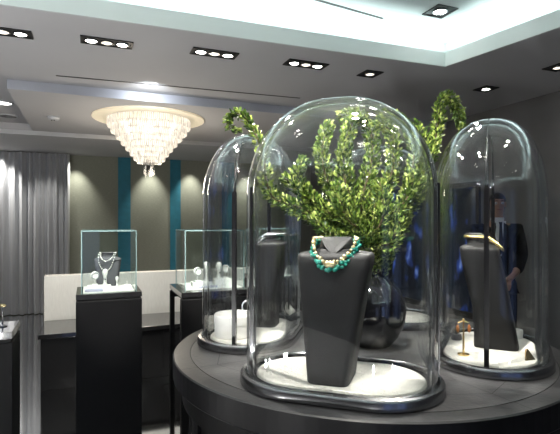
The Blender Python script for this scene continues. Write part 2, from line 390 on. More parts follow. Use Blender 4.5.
# ------------------------------------------------------------------ chandelier
D0 = (SL-CZ)*F/(HZ-118.5); cx = (149.5-280)/F*D0
t = thing('crystal_chandelier', 'large tiered crystal rod chandelier glowing warm white on a round cream plate', 'chandelier', (cx, D0, SL))
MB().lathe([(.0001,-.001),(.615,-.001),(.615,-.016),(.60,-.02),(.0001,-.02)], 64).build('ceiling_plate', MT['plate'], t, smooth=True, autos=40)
zb = CZ+(HZ-164)/F*D0 - SL
tiers = [(.452,-.02,-.115),(.412,-.085,-.185),(.358,-.15,-.25),(.304,-.215,-.312),(.254,-.28,-.375),(.209,-.34,-.43),(.168,-.395,-.485),(.130,-.45,zb)]
for k, (r, z0, z1) in enumerate(tiers):
    mb = MB(); n = int(2*PI*r/.021)
    for j in range(n):
        a = 2*PI*j/n; q = Matrix.Translation((r*math.cos(a), r*math.sin(a), 0)) @ Matrix.Rotation(a, 4, 'Z')
        w = .0075; zz = z1+rnd.uniform(-.004,.004)
        mb.add([(w,0,z0),(0,w,z0),(-w,0,z0),(0,-w,z0),(w,0,zz+.01),(0,w,zz+.01),(-w,0,zz+.01),(0,-w,zz+.01),(0,0,zz)],
               [(0,1,5,4),(1,2,6,5),(2,3,7,6),(3,0,4,7),(4,5,8),(5,6,8),(6,7,8),(7,4,8),(3,2,1,0)], 0, q)
    mb.build('crystal_tier', MT['crystal'], t)
    MB().lathe([(r-.012,z0+.006),(r+.010,z0+.006),(r+.010,z0-.004),(r-.012,z0-.004),(r-.012,z0+.006)], 48).build('tier_ring', MT['silver'], t, smooth=True, autos=30)
mb = MB()
zf = CZ+(HZ-179)/F*D0 - SL
for j in range(7):
    a = 2*PI*j/7; rr = .055 if j else 0
    zz = zf+.05+.02*(j%3)
    mb.add([(rr*math.cos(a)+.014*math.cos(b), rr*math.sin(a)+.014*math.sin(b), z) for z in (zb+.05, zz) for b in (0,PI/2,PI,1.5*PI)]+[(rr*math.cos(a), rr*math.sin(a), zz-.03)],
           [(0,1,5,4),(1,2,6,5),(2,3,7,6),(3,0,4,7),(4,5,8),(5,6,8),(6,7,8),(7,4,8)])
mb.build('pendant', thin_glass('pendant_crystal', (.8,.8,.8), (.3,.3,.32), refr=False), t)
MB().lathe([(.012,-.02),(.012,zb+.04)], 10).build('rod', MT['silver'], t)
core = MB().lathe([(.0001,-.05),(.36,-.06),(.30,-.2),(.15,-.36),(.05,-.46),(.0001,-.47)], 32).build('diffuser', em('chandelier_core', (1,.86,.66), 1.1), t, smooth=True)

# ------------------------------------------------------------------ back furniture
wa = PZ(44,321,.5)
rw = rl((wa.x,wa.y,0))
o = room(MB().box(rw.x, rw.x+3.6, rw.y, rw.y+.12, 0, .95), 'low_partition', MT['white_stone'], bevel=.004)
tag(o, 'low pale stone partition wall behind the black bench and pedestals', 'partition')
bf = rl(PZ(42,335,.5)).y
cb = thing('black_bench', 'long low black lacquered bench against the pale stone partition', 'bench', RM @ Vector((rw.x-.0,bf,0)), RZ)
MB().box(0, 3.3, 0, rw.y-bf-.003, .46, .5).build('top', MT['blacktop'], cb, bevel=.003)
MB().box(.02, 3.28, .03, rw.y-bf-.02, 0, .455).build('cabinet_body', MT['black'], cb, bevel=.003)
MB().box(1.08,3.27,.024,.032,.08,.44).build('drawer_front', MT['black'], cb, bevel=.002)
MB().lathe([(.006,0),(.006,.015),(.0001,.017)],10,M=Matrix.Translation((1.30,.024,.41)) @ Matrix.Rotation(PI/2,4,'X')).build('lock', MT['silver'], cb)

def pedestal(label, pt, w, d, hollow=False, group='black display pedestals'):
    t = thing('display_pedestal', label, 'pedestal', (pt.x, pt.y, 0), RZ, group)   # origin: front-left corner
    MB().box(0, w, 0, d, .965, 1.0).build('top', MT['blacktop'], t, bevel=.002)
    MB().box(.008, w-.008, .008, d-.008, .95, .9649).build('shadow_gap', MT['seam'], t)
    if not hollow:
        MB().box(0, w, 0, d, 0, .9499).build('body', MT['black'], t, bevel=.002)
    else:
        MB().box(0, w, 0, .06, 0, .9499).build('front_panel', MT['black'], t, bevel=.002)
        MB().box(0, w, d-.03, d, .90, .9499).build('rail', MT['black'], t)
        for x in (0, w-.035): MB().box(x, x+.035, d-.035, d, 0, .8999).build('leg', MT['black'], t)
    return t
def case(label, t0, ox, oy, w, d, h, group='glass display cases on the pedestals'):
    M0 = Matrix.Translation(t0.location) @ Matrix.Rotation(RZ,4,'Z')
    p = M0 @ Vector((ox,oy,1.0005))
    t = thing('glass_case', label, 'display case', p, RZ, group)
    g = .006
    for (a,b,c_,d_,e,f) in ((0,w,0,g,0,h),(0,w,d-g,d,0,h),(0,g,g,d-g,0,h),(w-g,w,g,d-g,0,h)):
        MB().box(a,b,c_,d_,e,f-g).build('pane', MT['case'], t)
    MB().box(0,w,0,d,h-g,h).build('pane', MT['case'], t)
    e = .003
    mb = MB()
    for (x,y) in ((0,0),(w,0),(0,d),(w,d)): mb.box(x-e,x+e,y-e,y+e,0,h)
    for z in (h,):
        for y in (0,d): mb.box(0,w,y-e,y+e,z-e,z+e)
        for x in (0,w): mb.box(x-e,x+e,0,d,z-e,z+e)
    mb.build('edge', MT['edge'], t)
    MB().box(g+.004,w-g-.004,g+.004,d-g-.004,0,.006).build('base_board', MT['white'], t)
    return t, M0 @ Matrix.Translation((ox,oy,1.007))

p1 = pedestal('black lacquered pedestal in the open left of the round table, under the grey bust case', PZ(75.8,295,1.0), .432, .42)
case1, CM1 = case('clear glass case over the grey necklace bust', p1, .035, .03, .36, .36, .43)
p2 = pedestal('black pedestal with an open side, half behind the left glass dome', PZ(181.5,293,1.0), .50, .52, True)
case2, CM2 = case('clear glass case of white jewellery stands seen half through the left dome', p2, -.0+.045, .10, .44, .38, .43)
p3 = pedestal('black pedestal far behind the table, glimpsed between the left and front domes', P(258,0,4.15), .42, .42)
case3, CM3 = case('clear glass case glimpsed between the left and front domes', p3, .02, .02, .38, .38, .43)
pe = PZ(12.4,331.5,1.0)
MM = Matrix.Translation((pe.x,pe.y,0)) @ Matrix.Rotation(RZ,4,'Z')
p4 = pedestal('black pedestal at the left edge of the photo with a gold brooch', MM @ Vector((-.5,0,0)), .5, .26)

# ------------------------------------------------------------------ busts and jewellery
def bust_mesh(s=1.0):
    mb = MB(); rings = []; n = 40
    def ring(z, hw, yf, yb, p=2.6, zf=None, pinch=0):
        r = []; yc = (yf+yb)/2; hd = (yb-yf)/2
        for j in range(n):
            a = 2*PI*j/n; c_ = math.cos(a); s_ = math.sin(a)
            x = hw*abs(c_)**(2/p)*(1 if c_>=0 else -1); y = hd*abs(s_)**(2/p)*(1 if s_>=0 else -1)
            zz = z
            if zf is not None:
                k = max(0, -s_); zz = z-(z-zf)*(k**1.4); x *= (1-pinch*k)
            r.append((x*s, (yc+y)*s, zz*s))
        return r
    S = [(0,.058,-.085,.065,6),(.004,.060,-.087,.067,6),(.06,.067,-.078,.066,6),(.16,.080,-.060,.072,6),(.26,.094,-.042,.094,6),(.34,.105,-.026,.110,6),
         (.372,.109,-.020,.114,6),(.382,.108,-.014,.114,5.5),(.387,.104,-.006,.110,5),(.391,.088,.002,.092,3.6),(.394,.068,.008,.092,2.8),(.400,.052,.012,.092,2.2)]
    for z,hw,yf,yb,p in S: rings.append(ring(z,hw,yf,yb,p))
    rings.append(ring(.418,.049,.006,.096,2.1,.398,.15)); rings.append(ring(.434,.049,-.004,.098,2.1,.388,.45))
    rings.append(ring(.437,.046,-.001,.096,2.1,.390,.48)); 
    rings.append([( p_[0]*.5, (.05*s+(p_[1]-.05*s)*.5), p_[2]*.4+.430*.6*s-.004) for p_ in rings[-1]])
    mb.loft(rings, True, True)
    return mb
def neck_path(k=1.0, drop=.0, n=60, z0=.424, z1=.352, rx=.060, yb=.102, yf=-.034):
    pts = []
    for j in range(n):
        a = 2*PI*j/n; c_ = math.cos(a); s_ = math.sin(a)
        f = max(0,-s_)
        x = rx*c_*(1+.06*f); yc = (yb+yf)/2; y = yc+(yb-yf)/2*s_
        z = z0-(z0-z1)*f**1.5
        pts.append(Vector((x,y,z)))
    return pts

CT = Vector((.337, 1.93, 1.0))     # table centre
TH = R(-18.5)                      # direction of front dome's long axis
def dome_frame(k):                 # k-th dome round the centre: 0 front 1 right 2 back 3 left; local -y looks outwards
    a = TH + k*PI/2
    out_ = Vector((math.sin(a), -math.cos(a), 0))
    c = CT + out_*(.49,.475,.49,.475)[k]; a += (0,R(-7.5),0,R(6.5))[k]
    return Matrix.Translation(c) @ Matrix.Rotation(a, 4, 'Z'), a

AX, BX, Z1, HH = .292, .184, .58, .297
def stad(a, b, n=20, half=None):     # stadium outline of half length a, end radius b
    c = a-b; r = []
    rng = [(-PI/2+PI*j/n) for j in range(n+1)]
    for t_ in rng: r.append((c+b*math.cos(t_), b*math.sin(t_)))
    for t_ in rng: r.append((-c-b*math.cos(t_), -b*math.sin(t_)))
    return r
def half_out(a, b, n=18, m=5, gap=.0025):
    c = a-b; pts = [(c+b*math.cos(PI/2*j/n), b*math.sin(PI/2*j/n)) for j in range(n+1)]
    pts += [(c-2*c*j/m, b) for j in range(1,m)]
    pts += [(-c-b*math.sin(PI/2*j/n), b*math.cos(PI/2*j/n)) for j in range(n+1)]
    return [(x, max(y, gap)) for x, y in pts]
def shell(sgn):
    def rings(da):
        out_ = []
        a, b = AX-da, BX-da
        zs = [(.012+ (Z1-.012)*i/6, 1.0) for i in range(7)]
        for i in range(1, 19):
            ph = PI/2*i/18; zs.append((Z1+(HH-da)*math.sin(ph), max(.012, math.cos(ph)**.88)))
        base = half_out(a, b, gap=0)
        for z, k in zs: out_.append([(x*k, sgn*max(y*k, .002), z) for x, y in base])
        return out_
    ro = rings(0); ri = rings(.019)
    mb = MB(); n = len(ro[0])
    mb.loft(ro, False, False, False); mb.loft(ri[::-1], False, False, False)
    # seam faces and foot
    for idx in (0, n-1):
        mb.loft([[r[idx] for r in ro], [r[idx] for r in ri]], False, False, False)
    mb.loft([ro[0], ri[0]], False, False, False)
    return mb
SH = {}
def band(mb, spec, mi=0):
    rs = []
    for d, z in spec:
        rs.append([(x, y, z) for x, y in stad(AX+d, BX+d)])
    mb.loft(rs, False, False, True, mi)
    return mb

def make_dome():
    t = bpy.data.objects.new('glass_dome', None); col.objects.link(t)
    b = band(MB(), [(-.030,.022),(-.030,.0008),(.018,.0008),(.021,.004),(.021,.026),(.017,.032),(.006,.034),(.002,.030),(.002,.0115),(-.021,.0115),(-.0215,.024),(-.028,.025),(-.030,.022)])
    b.build('base_ring', MT['chrome'], t, smooth=True, autos=35)
    mb = MB(); o_ = stad(AX-.032, BX-.032); n = len(o_)
    mb.add([(x,y,.002) for x,y in o_]+[(x,y,.024) for x,y in o_]+[(x*.985,y*.985,.029) for x,y in o_], [tuple(range(2*n,3*n))]+[(i,(i+1)%n,n+(i+1)%n,n+i) for i in range(n)]+[(n+i,n+(i+1)%n,2*n+(i+1)%n,2*n+i) for i in range(n)])
    mb.build('sand_pad', MT['pad'], t)
    for s in (1,-1): shell(s).build('glass_shell', MT['glass'], t, smooth=True, autos=50)
    for s in (1,-1):
        mb = MB(); x = s*(AX-.006)
        mb.box(x-.0075, x+.0095, -.0075, .0075, .0275, Z1+.03)
        mb.box(s*(AX+.0195)-.001, s*(AX+.0195)+.001, -.0015, .0015, .002, .024)
        mb.build('seam_strip', MT['gasket'], t)
        MB().tube([(s*(AX-.009)*math.cos(p_)**.88, 0, Z1+(HH-.009)*math.sin(p_)) for p_ in [R(4)+R(58)*i/14 for i in range(15)]], [.0055-.0035*i/14 for i in range(15)], 8).build('seam_gasket', MT['gasket'], t, smooth=True)
        MB().tube([(s*(AX-.008)*math.cos(p_)**.88 if p_<PI/2-.02 else 0, 0, Z1+(HH-.008)*math.sin(p_)) for p_ in [R(6)+R(82)*i/18 for i in range(19)]], .0032, 6).build('seam_seal', MT['case'], t, smooth=True)
    return t
def tag_dome(t, k, label):
    M, a = dome_frame(k); t.location = M.to_translation(); t.rotation_euler = (0,0,a)
    tag(t, label, 'glass dome', 'glass domes on the round table'); return M
dome = make_dome()
dm = [dome]+[copy_tree(dome) for _ in range(3)]
DL = ['tall clear glass dome nearest the front, over the bust with the turquoise necklace',
      'clear glass dome on the right over a black bust with a gold chain',
      'tall clear glass dome at the back of the round table behind the black vase',
      'tall clear glass dome on the left over the round white box']
DM = [tag_dome(dm[k], k, DL[k]) for k in range(4)]

bm_ = bust_mesh()
def bust(label, k, lx, ly, rz=0, s=1, sz=.97):
    M = DM[k] @ Matrix.Translation((lx,ly,.0295)) @ Matrix.Rotation(rz,4,'Z') @ Matrix.Scale(s,4)
    o = bm_.build('necklace_bust', MT['bust'], None, smooth=True, autos=50)
    o.location = M.to_translation(); o.rotation_euler = (0,0,M.to_euler().z); o.scale = (s,s,s*sz)
    tag(o, label, 'bust', 'black necklace busts under the domes'); return o, M
b0, BM0 = bust('tall matte black display bust wearing the chunky turquoise and gold necklace', 0, -.012, -.030, 0, 1.05, .915)
b1, BM1 = bust('tall black display bust with a gold chain under the right dome', 1, .02, -.01, 0)
b2, BM2 = bust('dark display bust under the back dome, seen past the black vase', 2, .02, -.01, 0)
b3, BM3 = bust('black display bust with a silver chain behind the round white box in the left dome', 3, -.0, .0, 0)
b3.location = DM[3] @ Vector((.0-.085, .02, .0295))
BM3 = Matrix.Translation(b3.location) @ Matrix.Rotation(b3.rotation_euler.z,4,'Z')

# turquoise necklace
def proto_ball(r, seg=10, rings=7, jit=.0, scl=(1,1,1)):
    mb = MB().ball((0,0,0), r, seg, rings, 0, scl)
    if jit:
        q = random.Random(5); mb.v = [tuple(c_*(1+q.uniform(-jit,jit)) for c_ in v) for v in mb.v]
    return mb
nk = thing('turquoise_necklace', 'chunky turquoise bead and gold link necklace round the front black bust', 'necklace', BM0.to_translation(), BM0.to_euler().z)
path = neck_path(); nk.scale = (1.05,1.05,.96)
MB().tube(path, .0028, 6, closed=True).build('cord', MT['gold'], nk, smooth=True)
bp = proto_ball(.0078, jit=.12).build('turquoise_bead', MT['turq'], nk, smooth=True)
gp = proto_ball(.0052, jit=.1, scl=(1.2,1,.9)).build('gold_bead', MT['gold2'], nk, smooth=True)
first = [True, True]
def put(proto, loc, flag, scale=1, rot=(0,0,0)):
    o = proto if first[flag] else proto.copy()
    if not first[flag]: col.objects.link(o)
    first[flag] = False
    o.location = loc; o.scale = (scale,)*3; o.rotation_euler = rot
NB = 40
yc = sum((p.y for p in path))/len(path)
for j in range(NB):
    f = j/NB*60; i0 = int(f)%60; p = path[i0].lerp(path[(i0+1)%60], f-int(f))
    front = p.y < yc+.02
    outv = Vector((p.x, p.y-yc, 0)).normalized()
    put(bp, p+outv*.004+Vector((0,0,-.004+ (.004 if j%2 else -.004))), 0, rnd.uniform(.85,1.15), (rnd.random()*6,)*3)
    if front:
        put(bp, p+outv*.007+Vector((rnd.uniform(-.004,.004),0,-.013+rnd.uniform(-.003,.003))), 0, rnd.uniform(.7,1.0), (rnd.random()*6,)*3)
    if p.y < yc+.045:
        put(gp, p+outv*.004+Vector((0,0,.009+rnd.uniform(-.002,.002))), 1, rnd.uniform(.9,1.2), (rnd.random()*6,)*3)
pf = path[45]
MB().ball((0,0,0),.012,14,10,0,(1.5,.6,.9)).build('centre_link', MT['gold2'], nk, smooth=True, loc=pf+Vector((0,-.006,.004)))

# gold chain on right bust: flat links
def chain(name, label, cat, BM, mat, n=44, r=.0058, z1=.372, parts='link', **kw):
    t = thing(name, label, cat, BM.to_translation(), BM.to_euler().z)
    t.scale = (1,1,.97); pth = neck_path(z1=z1, **kw)
    mb = None; first_ = None
    for j in range(n):
        f = j/n*60; i0 = int(f)%60; p = pth[i0].lerp(pth[(i0+1)%60], f-int(f)); d = (pth[(i0+1)%60]-pth[i0]).normalized()
        if first_ is None:
            first_ = MB().ball((0,0,0), r, 10, 6, 0, (1.35,.7,1)).build(parts, mat, t, smooth=True); o = first_
        else:
            o = first_.copy(); col.objects.link(o)
        o.location = p; o.rotation_euler = d.to_track_quat('X','Z').to_euler()
    MB().tube(pth, r*.3, 6, closed=True).build('cord', mat, t, smooth=True)
    return t
chain('gold_necklace', 'gold link necklace round the black bust in the right dome', 'necklace', BM1, MT['gold'])
chain('silver_necklace', 'silver collar round the black bust in the left dome', 'necklace', BM3, MT['silver'], r=.007)
chain('fine_necklace', 'fine silver necklace on the dark bust in the back dome', 'necklace', BM2, MT['silver'], n=30, r=.003)

# round white box (left dome) with a silver bracelet on it
def round_box(label, M, r, h, group=None):
    t = thing('round_box', label, 'box', M.to_translation(), 0, group)
    MB().lathe([(r*.97,0),(r,.003),(r,h*.62)], 48).build('body', MT['white'], t, smooth=True, autos=40)
    MB().lathe([(r*1.025,h*.62),(r*1.025,h-.004),(r*1.0,h),(.0001,h)], 48).build('lid', MT['white'], t, smooth=True, autos=40)
    return t
bxp = Vector((-.185, 1.965, 1.0295))
round_box('round white leather box with lid in the left dome', Matrix.Translation(bxp), .085, .088)
t = thing('silver_bracelet', 'open twisted silver bracelet standing on the round white box', 'bracelet', bxp+Vector((.055,0,.0885)))
def circ(r, y=0, tilt=0, cx=0, cz=0, n=26, sx=1):
    return [(cx+r*sx*math.cos(2*PI*i/n), y+r*math.sin(2*PI*i/n)*math.sin(tilt), cz+r*math.sin(2*PI*i/n)*math.cos(tilt)) for i in range(n)]
MB().tube(circ(.026,0,.5,0,.029), .0042, 7, closed=True).build('hoop', MT['silver'], t, smooth=True)
MB().tube(circ(.019,.012,-.5,.014,.040,sx=.8), .0035, 7, closed=True).build('hoop', MT['silver'], t, smooth=True)
MB().box(-.013,.013,-.01,.02,0,.006).build('foot', MT['white'], t)

# little things in the right dome
q = DM[1] @ Vector((.20,-.085,.0295))
round_box('small round white box beside the bust in the right dome', Matrix.Translation(q), .028, .032)
q = DM[1] @ Vector((-.13,-.13,.0295))
t = thing('gold_cuff', 'small gold triangular clip standing in front of the bust in the right dome', 'jewel', q, R(20))
MB().add([(-.022,0,0),(.022,0,0),(.0,.012,.036),(-.018,.008,0),(.018,.008,0),(0,.016,.030)],[(0,1,2),(3,5,4),(0,2,5,3),(1,4,5,2),(0,3,4,1)]).build('plate', MT['gold'], t)
MB().tube([(0,.012,.034),(0,.02,.03),(0,.022,.0)],.002,6).build('prop', MT['gold'], t)
q = DM[1] @ Vector((.06,.125,.0295))
def ring_stand(label, loc, s=1, mat='white', group=None):
    t = thing('ring_stand', label, 'ring stand', loc, 0, group)
    MB().lathe([(.018*s,0),(.019*s,.006*s),(.017*s,.02*s),(.0001,.022*s)], 20).build('base', MT[mat], t, smooth=True, autos=40)
    MB().lathe([(.007*s,.02*s),(.006*s,.045*s),(.0045*s,.06*s),(.0001,.063*s)], 16).build('cone', MT[mat], t, smooth=True)
    MB().tube([(.0085*s*math.cos(a_),.0085*s*math.sin(a_),.036*s) for a_ in [2*PI*i/16 for i in range(16)]], .0016*s, 6, closed=True).build('ring', MT['gold'], t, smooth=True)
    MB().ball((0,-.011*s,.037*s), .0035*s, 8, 6).build('stone', MT['silver'], t, smooth=True)
    return t
ring_stand('small grey ring stand at the left of the bust in the right dome', q, 1.1, 'greybust')
q = DM[1] @ Vector((-.16,.08,.0295))
t = thing('earring_stand', 'slender bronze earring stand at the near left of the right dome', 'earring stand', q)
MB().lathe([(.02,0),(.02,.004),(.004,.007),(.0025,.12),(.004,.125),(.0001,.128)], 18).build('post', MT['gold'], t, smooth=True, autos=40)
MB().tube([(-.02,0,.112),(0,0,.12),(.02,0,.112)], .0018, 6).build('arm', MT['gold'], t)
drop_mat = pm('amber', (.35,.13,.04), .2)
for s in (-1,1): MB().ball((s*.02,0,.092),.006,10,8,0,(1,1,2.4)).build('drop', drop_mat, t, smooth=True)

# display case contents
def place(CM, x, y, z=0): return CM @ Vector((x,y,z))
def in_case_bust(label, CM, x, y, s, mat, rz=0):
    q = place(CM,x,y,0)
    o = bust_mesh(s).build('necklace_bust', MT[mat], None, smooth=True, autos=50, loc=q, rot=(0,0,RZ+rz))
    tag(o, label, 'bust'); return Matrix.Translation(q) @ Matrix.Rotation(RZ+rz,4,'Z')
def short_bust(label, CM, x, y, mat, rz, hw=.088, h=.215):
    q = place(CM,x,y,0); mb = MB(); n = 32; rs = []
    for z, w, yf, yb in ((0,hw*.72,-.03,.05),(.08,hw*.84,-.022,.05),(.17,hw*.94,-.010,.05),(.205,hw,-.004,.05),(.217,hw*.97,.004,.05),(.225,hw*.7,.012,.048),(.230,hw*.5,.014,.048),(h-.012,hw*.44,.010,.05),(h-.004,hw*.48,.000,.052),(h,hw*.40,.012,.05)):
        rs.append([(w*abs(math.cos(a))**.7*(1 if math.cos(a)>=0 else -1), (yf+yb)/2+(yb-yf)/2*abs(math.sin(a))**.7*(1 if math.sin(a)>=0 else -1), z) for a in [2*PI*j/n for j in range(n)]])
    mb.loft(rs)
    o = mb.build('necklace_bust', MT[mat], None, smooth=True, autos=50, loc=q, rot=(0,0,RZ+rz)); tag(o, label, 'bust')
    return Matrix.Translation(q) @ Matrix.Rotation(RZ+rz,4,'Z')
BG = short_bust('small grey leather bust in the glass case left of the round table', CM1, .170, .20, 'greybust', R(-20), .098, .262)
BGl = [o for o in col.objects if o.get('label','').startswith('small grey leather')][0]
t = thing('pearl_necklace', 'long two-strand pearl and silver necklace on the small grey bust', 'necklace', BG.to_translation(), BG.to_euler().z); t.scale = (1,1.1,1)
def strand(zl, xr, ytop, n, r):
    mb = MB(); pts = []
    for j in range(n+1):
        a = -PI/2*1.15+PI*1.15*j/n; 
        x = xr*math.sin(a); z = zl+(.256-zl)*(1-math.cos(a))**.9 
        y = -.021+(0 if z<.20 else .55*(z-.20))
        pts.append((x,y,min(z,.258)))
    mb.tube(pts, r*.3, 5)
    o = mb.build('cord', MT['silver'], t, smooth=True); f = None
    for p in pts:
        if f is None: f = MB().ball((0,0,0), r, 8, 6).build('pearl', MT['pearl'], t, smooth=True); b_ = f
        else: b_ = f.copy(); col.objects.link(b_)
        b_.location = p; b_.scale = (rnd.uniform(.7,1.3),)*3
strand(.200,.050,.23,16,.0044); strand(.125,.060,.23,22,.0044)
# risers and stands
def riser(label, CM, x, y, w, d, h, mat='white'):
    q = place(CM,x,y,0)
    o = MB().box(-w/2,w/2,-d/2,d/2,0,h).build('riser_block', MT[mat], None, bevel=.003, loc=q, rot=(0,0,RZ)); tag(o, label, 'riser'); return o
riser('low white riser block with the rings, left front of the grey bust', CM1, .115, .10, .16, .07, .035)
riser('white riser block at the right front of the grey bust', CM1, .225, .075, .10, .06, .025)
o = riser('pale lilac card lying at the near left of the grey bust case', CM1, .08, .045, .12, .035, .016, 'lilac')
riser('thin white block at the far right of the grey bust case', CM1, .305, .11, .07, .09, .020)
def watch_stand(label, q, s=1, rz=0, group=None):
    s *= 1.25
    t = thing('watch_stand', label, 'watch stand', q, RZ+rz, group)
    MB().box(-.018*s,.018*s,-.012*s,.014*s,0,.010*s).build('base', MT['white'], t, bevel=.001)
    MB().tube([(0,.004*s,.01*s),(0,.004*s,.03*s),(0,0,.05*s)], .005*s, 8).build('neck', MT['white'], t, smooth=True)
    MB().lathe([(.0001,-.012*s),(.024*s,-.012*s),(.027*s,-.004*s),(.027*s,.006*s),(.022*s,.012*s),(.0001,.013*s)], 24, M=Matrix.Translation((0,-.004*s,.066*s)) @ Matrix.Rotation(R(75),4,'X')).build('cushion', MT['white'], t, smooth=True, autos=40)
    MB().tube(circ(.021*s,-.018*s,0,0,.066*s), .0028*s, 6, closed=True).build('bangle', MT['silver'], t, smooth=True)
    return t
def bottle_stand(label, q, s=1, rz=0, group=None):
    s *= 1.15
    t = thing('pendant_stand', label, 'pendant stand', q, RZ+rz, group)
    MB().lathe([(.020*s,0),(.022*s,.004*s),(.012*s,.012*s),(.010*s,.05*s),(.016*s,.075*s),(.022*s,.098*s),(.016*s,.118*s),(.0001,.125*s)], 22).build('post', MT['white'], t, smooth=True)
    MB().tube([(-.018*s,-.010*s,.105*s),(-.012*s,-.02*s,.07*s),(0,-.022*s,.052*s),(.012*s,-.02*s,.07*s),(.018*s,-.010*s,.105*s)], .0014*s, 5).build('chain', MT['silver'], t, smooth=True)
    MB().ball((0,-.024*s,.046*s), .006*s, 8, 8, 0, (1,.6,1.5)).build('pendant', MT['silver'], t, smooth=True)
    return t
watch_stand('round white cushion stand with a bangle at the left of the grey bust', place(CM1,.085,.105,.0355), .85, .2)
bottle_stand('white post stand with a pendant in front of the grey bust', place(CM1,.155,.10,.0355), .8)
bottle_stand('short white pendant stand at the right front of the grey bust', place(CM1,.235,.075,.0255), .5)
ring_stand('tiny white ring stand at the far right of the grey bust case', place(CM1,.305,.11,.0205), .6)
riser('low white riser block in the half-hidden case, left side', CM2, .15, .14, .15, .08, .035)
riser('taller white riser block in the half-hidden case, right side', CM2, .31, .14, .13, .08, .05)
watch_stand('white cushion stand at the left of the half-hidden case', place(CM2,.115,.13,.0355), .95, .3)
bottle_stand('tall white pendant stand in the middle of the half-hidden case', place(CM2,.19,.145,.0355), 1.05)
bottle_stand('tall white pendant stand on the right riser of the half-hidden case', place(CM2,.285,.14,.0505), .9)
watch_stand('white cushion stand on the right riser of the half-hidden case', place(CM2,.335,.14,.0505), .9, -.2)
ring_stand('small ring stand at the right corner of the half-hidden case', place(CM2,.385,.08,.0005), .8)
o = riser('pale lilac card lying flat at the front of the half-hidden case', CM2, .18, .055, .14, .05, .012, 'lilac')
riser('white riser block in the far case between the domes', CM3, .20, .15, .22, .09, .05)
watch_stand('white cushion stand in the far case between the domes, left one', place(CM3,.14,.15,.0505), 1.2, .2)
bottle_stand('white pendant stand in the far case between the domes', place(CM3,.22,.15,.0505), 1.1)
watch_stand('white cushion stand in the far case between the domes, right one', place(CM3,.28,.15,.0505), 1.1, -.2)
# gold brooch on left pedestal
q = P(2.5, 321, 2.25); q.z = 1.0005
t = thing('gold_brooch', 'leaf shaped gold brooch on a thin stand at the left edge of the photo', 'brooch', q)
MB().lathe([(.02,0),(.02,.004),(.003,.007),(.0025,.088),(.0001,.09)], 16).build('stand', MT['silver'], t, smooth=True, autos=40)
MB().ball((0,-.004,.10), .011, 14, 8, 0, (2.0,.35,.8)).add([(-.02,-.004,.10),(-.036,-.004,.113),(-.031,-.004,.10),(-.036,-.004,.088)],[(0,1,2),(0,2,3)]).build('leaf', MT['gold2'], t, smooth=True)

# ------------------------------------------------------------------ round table
RT = .753; RI = .69
tb = thing('round_display_table', 'big round dark leather-topped display table carrying the glass domes', 'table', (CT.x, CT.y, 0), TH)
mb = MB(); NS = 128
# top disc, groove ring, border
def ringpts(r, z, n=NS): return [(r*math.cos(2*PI*j/n), r*math.sin(2*PI*j/n), z) for j in range(n)]
mb.loft([ringpts(.0005,1.0), ringpts(RI-.002,1.0)], True, False, True, 0)
mb.loft([ringpts(RI-.002,1.0), ringpts(RI-.002,.998), ringpts(RI+.001,.998), ringpts(RI+.001,1.0)], False, False, True, 2)
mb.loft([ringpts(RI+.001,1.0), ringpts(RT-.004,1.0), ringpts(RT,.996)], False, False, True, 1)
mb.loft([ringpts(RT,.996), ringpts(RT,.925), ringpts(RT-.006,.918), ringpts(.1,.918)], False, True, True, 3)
def strip(a, b, w=.0022, z=1.0003):
    a = Vector((*a,0)); b = Vector((*b,0)); d = (b-a).normalized(); n_ = Vector((-d.y,d.x,0))*w/2
    mb.add([((a+n_).x,(a+n_).y,z),((b+n_).x,(b+n_).y,z),((b-n_).x,(b-n_).y,z),((a-n_).x,(a-n_).y,z)], [(3,2,1,0)], 2)
for k in range(4):
    a = -PI/4+k*PI/2; e = (math.cos(a), math.sin(a))
    strip((e[0]*.62,e[1]*.62),(e[0]*RT*.994,e[1]*RT*.994))
    strip((e[0]*.3,e[1]*.3),(e[0]*.62,e[1]*.62))
    for s in (-1,1):      # from the knot towards the tips of both neighbouring domes
        b = a+s*PI/4; n_ = Vector((math.cos(b), math.sin(b),0)); t_ = Vector((-n_.y,n_.x,0))*(-s)
        tip = n_*.49+t_*(AX+.02)
        strip((e[0]*.62,e[1]*.62),(tip.x,tip.y))
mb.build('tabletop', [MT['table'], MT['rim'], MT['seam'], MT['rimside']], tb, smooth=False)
MB().loft([ringpts(.72,.9179), ringpts(.72,.84), ringpts(.705,.835)], False, False, True).build('apron', MT['tbody'], tb, smooth=True, autos=40)
mb = MB().loft([ringpts(.685,.8349), ringpts(.685,.07), ringpts(.66,.07), ringpts(.66,0)], False, True, True)
for j in range(16):
    a = 2*PI*j/16
    mb.box(.683,.697,-.02,.02,.07,.835,0,Matrix.Rotation(a,4,'Z'))
mb.build('body', MT['tbody'], tb)

# ------------------------------------------------------------------ vase and boxwood branches
vz = Vector((CT.x+.035, CT.y-.01, 1.0005))
vs_ = thing('black_vase', 'round glossy black vase holding the boxwood branches at the table centre', 'vase', vz)
MB().lathe([(.0001,0),(.072,0),(.078,.006),(.105,.04),(.128,.09),(.135,.135),(.130,.18),(.112,.225),(.085,.255),(.062,.272),(.055,.285),(.060,.305),(.066,.312),(.060,.312),(.050,.29),(.048,.27),(.0001,.24)], 56).build('body', MT['vase'], vs_, smooth=True)

